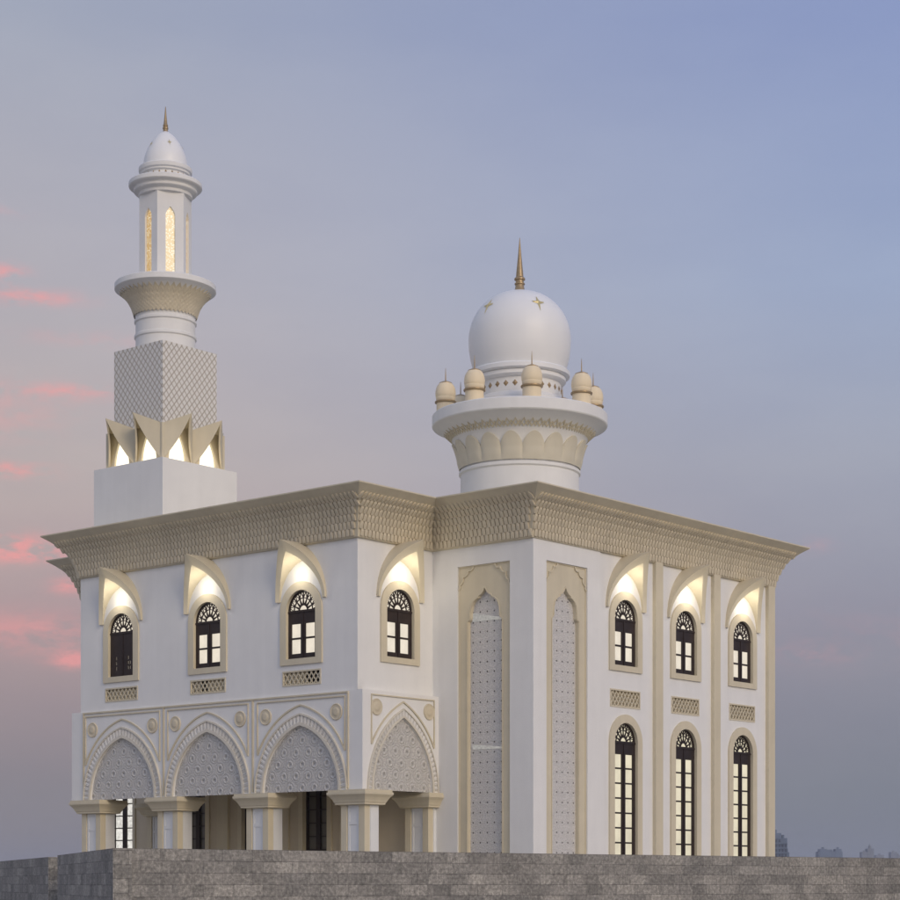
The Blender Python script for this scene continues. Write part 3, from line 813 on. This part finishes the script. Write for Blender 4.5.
for sx in (-1, 1):
    for sy in (-1, 1):
        mb = MB(); mb.box(sx*HB-0.05, sx*HB+0.05, sy*HB-0.05, sy*HB+0.05, 15.032, 16.36); sub('corner_post', mb, M['tan'], minaret)
for face in range(4):
    for s_ in (-1, 1):
        v = Vector((s_*HB/2, -HB-0.30, 15.3)); v.rotate(Matrix.Rotation(face*pi/2, 3, 'Z'))
        lamp('niche_lamp', v+Vector((MCX, MCY, 0)), 3.0, col=(1.0, 0.80, 0.52), radius=0.08)
# round neck and flared gallery
mb = MB()
mb.lathe([(1.08, 19.0), (1.08, 19.80), (1.13, 19.84), (1.13, 19.92), (1.08, 19.96), (1.08, 20.36), (1.13, 20.40), (1.13, 20.48), (1.09, 20.52), (1.09, 20.58), (1.13, 20.72), (1.22, 20.98), (1.36, 21.22), (1.54, 21.42), (1.72, 21.54), (1.80, 21.57), (1.84, 21.60), (1.84, 21.78), (1.81, 21.81), (0.5, 21.81)], 96)
sub('gallery', mb, M['white'], minaret, smooth=28)
belm = [(1.09, 20.58), (1.13, 20.72), (1.22, 20.98), (1.36, 21.22), (1.54, 21.42), (1.72, 21.54)]
def radm(z):
    for (r0, z0), (r1, z1) in zip(belm, belm[1:]):
        if z <= z1: return r0+(r1-r0)*(z-z0)/(z1-z0)
    return 1.72
mb = MB(); NT_ = 46; K = 8; Nn = NT_*K; H = 10
for k in range(Nn):
    a = 2*pi*k/Nn; f = abs(((k % K)/K)-0.5)*2; zt = 21.36+0.13*(1-f); zb = 20.66-0.07*(1-f)
    for i in range(H+1):
        z = zb+(zt-zb)*i/H; wob = 0.012*((i+(k//4)) % 2); r = radm(z)+0.035+wob; mb.v.append((r*cos(a), r*sin(a), z))
    r = radm(zt)-0.02; mb.v.append((r*cos(a), r*sin(a), zt+0.005))
W_ = H+2
for k in range(Nn):
    j = (k+1) % Nn
    for i in range(W_-1): mb.f.append((k*W_+i, j*W_+i, j*W_+i+1, k*W_+i+1))
sub('carved_gallery_band', mb, M['tan_carved'], minaret)
# hexagonal lantern shaft with pointed openings
R6 = 0.965; azm = atan2(-MCY, -MCX); v0 = azm - radians(17.8)*(-1)*(-1)
toward = atan2(-MCY, -MCX)
def hexang(k): return toward + radians(-17.8)*1.0 + radians(60)*k
z0, z1 = 21.80, 25.05
mb = MB()
def pointed(hw, zb, zs, za): return [(-hw, zb), (hw, zb), (hw, zs), (hw*0.72, zs+(za-zs)*0.42), (0.0, za), (-hw*0.72, zs+(za-zs)*0.42), (-hw, zs)]
ap = R6*cos(pi/6); hs = R6*0.5
for k in range(6):
    a = hexang(k)+radians(30)                    # face direction
    f = MB(); f.slab([rect(-hs, hs, z0, z1), pointed(0.175, z0+0.02, 24.18, 24.46)], -ap, -ap+0.14)
    ca = a+pi/2
    mb.add([(x*cos(ca)-y*sin(ca), x*sin(ca)+y*cos(ca), z) for x, y, z in f.v], f.f)
sub('lantern_shaft', mb, M['white'], minaret)
for k in range(6):
    a = hexang(k)+radians(30); ca = a+pi/2
    g = MB(); g.slab([pointed(0.20, z0+0.02, 24.20, 24.50)], -ap+0.09, -ap+0.11)
    sub('lantern_screen', g, M['lantern_front'] if k == 0 else M['lantern'], minaret, rz=ca)
mb = MB()
mb.lathe([(0.80, 24.98), (0.97, 25.0), (0.98, 25.02), (0.98, 25.10), (1.02, 25.13), (1.12, 25.16), (1.15, 25.19), (1.15, 25.27), (1.19, 25.31), (1.30, 25.34), (1.33, 25.37), (1.33, 25.50), (1.30, 25.53), (0.84, 25.53), (0.82, 25.80), (0.88, 25.81), (0.90, 25.83), (0.90, 25.88), (0.96, 25.91), (0.97, 25.93), (0.97, 26.05), (0.94, 26.08), (0.80, 26.09)], 80)
sub('crown_ring', mb, M['white'], minaret, smooth=28)
mb = MB()
for k in range(22):
    a = 2*pi*k/22
    def Q(t_, z, h): r = 0.825+h; return (r*cos(a+t_/0.82), r*sin(a+t_/0.82), z)
    mb = MB(); mb.add([Q(-0.10, 25.61, 0.0), Q(0.10, 25.61, 0.0), Q(0, 25.78, 0.0), Q(0, 25.66, 0.04)], [(0,1,3),(1,2,3),(2,0,3)]); sub('triangle_ornament', mb, M['gold'], minaret)
mb = MB()
prof = [(0.79, 26.08), (0.795, 26.22), (0.78, 26.39), (0.74, 26.54), (0.66, 26.75), (0.53, 26.99), (0.38, 27.19), (0.25, 27.32), (0.11, 27.42), (0.0, 27.46)]
mb.lathe(prof, 72); sub('dome', mb, M['dome'], minaret, smooth=40)
mb = MB(); mb.lathe([(0.12, 27.36), (0.10, 27.41), (0.085, 27.52), (0.105, 27.54), (0.105, 27.58), (0.08, 27.60), (0.095, 27.66), (0.07, 27.72), (0.04, 28.0), (0.012, 28.34), (0, 28.37)], 20); sub('finial', mb, M['gold'], minaret, smooth=35)
for k in range(5):
    az = toward+radians(14+72*k); mb = MB(); pts = []
    for u, v in STAR:
        z = 26.87+v*0.24; r = 0.60-(z-26.87)*0.56+0.014; pts.append((r*cos(az+u*0.22/r), r*sin(az+u*0.22/r), z))
    mb.add(pts, [tuple(range(13))]); sub('star_ornament', mb, M['gold_leaf'], minaret)

# ------------------------------------------------------------------ boundary wall
def px_point(px, py, d, off=0.0):
    p = FWD*d + RGT*((px-450)/FOC*d); return Vector((p.x, p.y, (HOR-py)/FOC*d))
ztw = 0.5175
def on_top(px, py): return px_point(px, py, ztw*FOC/(HOR-py))
c0 = on_top(113, 848); e0 = on_top(900, 858.2); d0 = (e0-c0); far = c0+d0*1.8
b1 = on_top(57.5, 855.2); d1 = (b1-c0); b2 = c0+d1*1.03
cB = on_top(48.3, 857.0); jog = cB
e1 = on_top(-40, 865.0)
dirf = (e0-c0).normalized()
q1 = cB + dirf*0.9; q1.z = ztw
e2 = e1 + (e1-cB)*0.6
pts = [far, c0, b1, q1, cB, e2]
T = 0.28
me = bpy.data.meshes.new('stone_wall'); V = []; F = []; UV = []
acc = 0.0
for i in range(len(pts)-1):
    p, q = pts[i], pts[i+1]; L = math.dist((p.x, p.y), (q.x, q.y)); d = Vector((q.x-p.x, q.y-p.y)).normalized()
    nrm = Vector((d.y, -d.x))*T                    # inner side, away from the camera
    mid_ = Vector(((p.x+q.x)/2, (p.y+q.y)/2)); ref = Vector((RGT.x, RGT.y)) if i == 2 else mid_
    if nrm.dot(ref) < 0: nrm = -nrm
    zt_ = ztw - 0.003*(i % 2)
    a, b_ = Vector((p.x, p.y))+nrm, Vector((q.x, q.y))+nrm
    if i in (0, 3):                                # mitre so that the end does not stick out of the next face
        nx = pts[i+2]; d2 = Vector((nx.x-q.x, nx.y-q.y)).normalized(); b_ = Vector((q.x, q.y)) + d2*(T/abs(d.x*d2.y-d.y*d2.x)) - d*0.05
    o = len(V)
    V += [(p.x, p.y, GZ-0.1), (q.x, q.y, GZ-0.1), (q.x, q.y, zt_), (p.x, p.y, zt_), (a.x, a.y, GZ-0.1), (b_.x, b_.y, GZ-0.1), (b_.x, b_.y, zt_), (a.x, a.y, zt_)]
    for f, uvq in (((0,1,2,3), [(acc, GZ-0.1), (acc+L, GZ-0.1), (acc+L, ztw), (acc, ztw)]), ((5,4,7,6), [(acc+L, GZ-0.1), (acc, GZ-0.1), (acc, ztw), (acc+L, ztw)]), ((3,2,6,7), [(acc, 0), (acc+L, 0), (acc+L, T), (acc, T)]), ((0,3,7,4), [(0, 0), (0, 2), (T, 2), (T, 0)]), ((1,5,6,2), [(0, 0), (T, 0), (T, 2), (0, 2)])):
        F.append(tuple(o+k for k in f)); UV += uvq
    acc += L
me.from_pydata(V, [], F); uvl = me.uv_layers.new(name='UVMap')
for i, uvq in enumerate(UV): uvl.data[i].uv = (uvq[0]+7.61, uvq[1]-ztw+0.182*20)
me.materials.append(M['ashlar'])
fence = bpy.data.objects.new('stone_wall', me); COL.objects.link(fence)
fence.location = (c0.x, c0.y, GZ)
for v in me.vertices: v.co -= Vector((c0.x, c0.y, GZ))
tag(fence, 'low grey ashlar boundary wall with a stepped corner in front of the mosque', 'wall')

# ------------------------------------------------------------------ ground
mb = MB(); S = 6500.0
mb.add([(-S, -S, 0), (S, -S, 0), (S, S, 0), (-S, S, 0)], [(0, 1, 2, 3)])
g = obj('ground', mb, M['ground'], None, (0, 0, GZ)); tag(g, 'bare paved ground around the mosque', 'ground', kind='structure')

# ------------------------------------------------------------------ far skyline
def skyline(name, px, d, label, blocks, mat, cat='building', windows=True):
    """blocks: (u0, u1, v0, v1, height) in metres round the base point"""
    p = px_point(px, HOR, d); th = empty(name, (p.x, p.y, GZ)); th.rotation_euler = (0, 0, atan2(RGT.y, RGT.x)); tag(th, label, cat)
    body = MB(); win_ = MB(); slab_ = MB()
    for (u0, u1, v0, v1, h) in blocks:
        body.box(u0, u1, v0, v1, 0, h)
        if windows:
            nf = int((h-6)/3.4); nw = max(2, int((u1-u0)/2.4)); wu = (u1-u0)/nw
            for f in range(nf):
                z = 3+f*3.4
                for k in range(nw):
                    win_.box(u0+k*wu+0.35*wu*0.6, u0+(k+1)*wu-0.35*wu*0.6, v0-0.25, v0-0.01, z+0.6, z+2.6)
                slab_.box(u0-0.3, u1+0.3, v0-0.7, v0-0.26, z+2.9, z+3.15)
        body.box(u0+(u1-u0)*0.3, u0+(u1-u0)*0.6, v0+2, v0+6, h, h+2.4)
    o = sub('facade', body, mat, th)
    if windows:
        sub('window_grid', win_, M['tower_glass'], th)['kind'] = 'stuff'; sub('balcony_slabs', slab_, mat, th)['kind'] = 'stuff'
    return th
D1 = 1450.0; s1 = D1/FOC
skyline('tower_block', 780, D1, 'dark blue twin apartment tower just right of the mosque on the horizon', [(-9.0*s1, 1.2*s1, 0, 12, 50*s1-GZ), (1.2*s1+0.3, 8.0*s1, 3, 14, 45*s1-GZ), (8.0*s1+0.3, 10.5*s1, 5, 14, 31*s1-GZ)], M['tower_wall'])
D2 = 2600.0; s2 = D2/FOC
skyline('office_building', 831, D2, 'wide hazy building with raised ends on the horizon', [(-12.5*s2, 11.5*s2, 0, 22, 31.5*s2-GZ), (-11*s2, -4*s2, -0.5, 16, 34*s2-GZ), (4.5*s2, 10.5*s2, -0.5, 16, 34*s2-GZ)], M['tower_wall'], windows=False)
D3 = 3000.0; s3 = D3/FOC
skyline('tower_block', 868, D3, 'slim hazy stepped tower with a raised top, right of the wide building', [(-6*s3, -0.5*s3, 0, 18, 31*s3-GZ), (-0.3*s3, 6*s3, 0, 18, 34.5*s3-GZ), (1.5*s3, 3.5*s3, 3, 9, 37*s3-GZ)], M['tower_pale'], windows=False)
D4 = 3500.0; s4 = D4/FOC
skyline('apartment_building', 880, D4, 'pale low hazy block beside the slim tower on the horizon', [(-4*s4, 4*s4, 0, 20, 28*s4-GZ)], M['tower_pale'], windows=False)
skyline('apartment_building', 895, D4, 'faint hazy block at the right edge of the skyline', [(-4*s4, 2*s4, 0, 20, 31*s4-GZ), (2.2*s4, 5*s4, 0, 20, 28*s4-GZ)], M['tower_pale'], windows=False)

# ------------------------------------------------------------------ haze
hm = bpy.data.materials.new('haze_air'); hm.use_nodes = True; ht = hm.node_tree; ht.nodes.clear()
ho = ht.nodes.new('ShaderNodeOutputMaterial'); hv = ht.nodes.new('ShaderNodeVolumePrincipled')
hv.inputs['Color'].default_value = (0.86, 0.90, 1.0, 1); hv.inputs['Density'].default_value = 0.00016; hv.inputs['Anisotropy'].default_value = 0.2
ht.links.new(hv.outputs[0], ho.inputs['Volume'])
mb = MB(); mb.box(-1200, 5200, -2600, 4200, -1.0, 72.0)
hz = obj('haze', mb, hm, None, (0, 0, GZ)); tag(hz, 'thin blue evening haze over the distant skyline', 'haze', kind='stuff')

# ------------------------------------------------------------------ sky and light
SUN_EL, SUN_AZ = radians(24), Vector((-0.28, -0.96, 0)).normalized()      # low warm light from the right behind the camera
w = bpy.data.worlds.new('World'); sc.world = w; w.use_nodes = True
t = NT(w.node_tree); bg = w.node_tree.nodes['Background']; out = w.node_tree.nodes['World Output']
tc = t.node('ShaderNodeTexCoord')
sep = t.node('ShaderNodeSeparateXYZ'); t.link(tc.outputs['Generated'], sep.inputs[0])
def dot(v):
    n_ = t.node('ShaderNodeVectorMath', operation='DOT_PRODUCT'); t.link(tc.outputs['Generated'], n_.inputs[0]); n_.inputs[1].default_value = v; return n_.outputs['Value']
el = sep.outputs[2]
az = dot(tuple(RGT))
mr = t.node('ShaderNodeMapRange', interpolation_type='SMOOTHSTEP'); t.link(az, mr.inputs[0]); mr.inputs[1].default_value = -0.27; mr.inputs[2].default_value = 0.27
left = t.ramp(el, [(0.0, srgb(133, 129, 136)), (0.045, srgb(140, 134, 139)), (0.075, srgb(156, 143, 146)), (0.13, srgb(178, 156, 157)), (0.20, srgb(188, 176, 174)), (0.30, srgb(179, 176, 184)), (0.39, srgb(163, 169, 186)), (0.7, srgb(150, 160, 186)), (1.0, srgb(140, 152, 184))])
right = t.ramp(el, [(0.0, srgb(124, 128, 140)), (0.045, srgb(128, 132, 143)), (0.12, srgb(148, 147, 160)), (0.20, srgb(160, 165, 182)), (0.28, srgb(156, 170, 199)), (0.39, srgb(139, 154, 196)), (0.7, srgb(128, 146, 190)), (1.0, srgb(120, 140, 186))])
grad = t.mix(mr.outputs[0], left, right)
# soft uneven veil of high cloud
mp = t.node('ShaderNodeMapping'); mp.inputs['Scale'].default_value = (3, 3, 9); t.link(tc.outputs['Generated'], mp.inputs['Vector'])
nz = t.node('ShaderNodeTexNoise', i_Scale=2.2, i_Detail=5.0, i_Roughness=0.55); t.link(mp.outputs[0], nz.inputs['Vector'])
veil = t.ramp(nz.outputs[0], [(0.35, (0.965, 0.97, 0.985, 1)), (0.65, (1.035, 1.03, 1.015, 1))])
grad = t.mix(1.0, grad, veil, 'MULTIPLY')
# pink sunset wisps: a few banks low in the sky, broken up by stretched noise
mp2 = t.node('ShaderNodeMapping'); mp2.inputs['Scale'].default_value = (26, 26, 70); t.link(tc.outputs['Generated'], mp2.inputs['Vector'])
nz2 = t.node('ShaderNodeTexNoise', i_Scale=1.5, i_Detail=8.0, i_Roughness=0.66); t.link(mp2.outputs[0], nz2.inputs['Vector'])
tot = None
def wisp(px, py, wx, wy, amp):
    global tot
    v = FWD + RGT*((px-450)/FOC) + Vector((0, 0, (HOR-py)/FOC)); v.normalize()
    da = t.math('DIVIDE', t.math('SUBTRACT', az, v.dot(RGT)), wx/FOC); de = t.math('DIVIDE', t.math('SUBTRACT', el, v.z), wy/FOC)
    g_ = t.math('EXPONENT', t.math('MULTIPLY', t.math('ADD', t.math('MULTIPLY', da, da), t.math('MULTIPLY', de, de)), -1.0))
    g_ = t.math('MULTIPLY', g_, amp); tot = g_ if tot is None else t.math('ADD', tot, g_)
for a in ((8, 272, 16, 8, 0.9), (30, 297, 40, 7, 1.0), (70, 391, 60, 7, 0.75), (10, 470, 34, 7, 1.1), (8, 547, 34, 12, 1.5), (52, 553, 40, 9, 1.2), (70, 586, 20, 7, 1.0), (72, 660, 20, 8, 1.2), (20, 632, 80, 18, 0.7), (90, 340, 60, 7, 0.3), (0, 410, 60, 25, 0.35), (5, 210, 20, 5, 0.3),
          (815, 545, 16, 7, 0.35), (805, 655, 30, 8, 0.25), (860, 640, 80, 25, 0.12)): wisp(*a)
front = t.math('GREATER_THAN', dot(tuple(FWD)), 0.0)
fac = t.math('MULTIPLY', t.math('MULTIPLY', tot, front), t.ramp(nz2.outputs[0], [(0.40, (0, 0, 0, 1)), (0.60, (1, 1, 1, 1))]), clamp=True)
fac = t.math('MULTIPLY', fac, 0.68)
sky_col = t.mix(fac, grad, srgb(246, 160, 158))
# the brighter western half of the sky behind the camera
back = dot(tuple(Vector((-0.85, -0.45, 0.30)).normalized()))
mb_ = t.node('ShaderNodeMapRange', interpolation_type='SMOOTHSTEP'); t.link(back, mb_.inputs[0]); mb_.inputs[1].default_value = -0.5; mb_.inputs[2].default_value = 0.9
sky = t.node('ShaderNodeTexSky', sky_type='NISHITA'); sky.sun_disc = False; sky.sun_elevation = SUN_EL; sky.sun_rotation = atan2(SUN_AZ.x, SUN_AZ.y)
sky.air_density = 1.0; sky.dust_density = 3.0
nish = t.mix(1.0, sky.outputs[0], (0.054, 0.057, 0.062, 1), 'MULTIPLY')
nish = t.mix(1.0, nish, mb_.outputs[0], 'MULTIPLY')
tot_c = t.mix(1.0, sky_col, nish, 'ADD')
t.link(tot_c, bg.inputs['Color']); bg.inputs['Strength'].default_value = 1.0

sun = bpy.data.lights.new('sun', 'SUN'); sun.energy = 0.8; sun.angle = radians(24); sun.color = (1.0, 0.77, 0.50)
so = bpy.data.objects.new('sun', sun); COL.objects.link(so)
dirv = Vector((SUN_AZ.x*cos(SUN_EL), SUN_AZ.y*cos(SUN_EL), sin(SUN_EL))); so.rotation_euler = (-dirv).to_track_quat('-Z', 'Y').to_euler(); so.location = (0, 0, 60)

# ------------------------------------------------------------------ camera
cam = bpy.data.cameras.new('camera'); co = bpy.data.objects.new('camera', cam); COL.objects.link(co)
cam.sensor_width = 36.0; cam.sensor_fit = 'HORIZONTAL'; cam.lens = FOC/900*36.0
cam.shift_x = 0.0; cam.shift_y = (HOR-450)/900
cam.clip_start = 0.5; cam.clip_end = 30000
co.matrix_world = Matrix.Translation((0, 0, 0)) @ FWD.to_track_quat('-Z', 'Y').to_matrix().to_4x4()
co.location = (0, 0, 0)
sc.camera = co
# lift everything so that the ground is z = 0
for o in list(COL.objects):
    if o.parent is None: o.location.z -= GZ
sc.view_settings.view_transform = 'Standard'; sc.view_settings.look = 'None'; sc.view_settings.exposure = 0; sc.view_settings.gamma = 1
sc.view_settings.use_curve_mapping = False
sc.render.engine = 'CYCLES'; sc.cycles.max_bounces = 6; sc.cycles.use_denoising = True
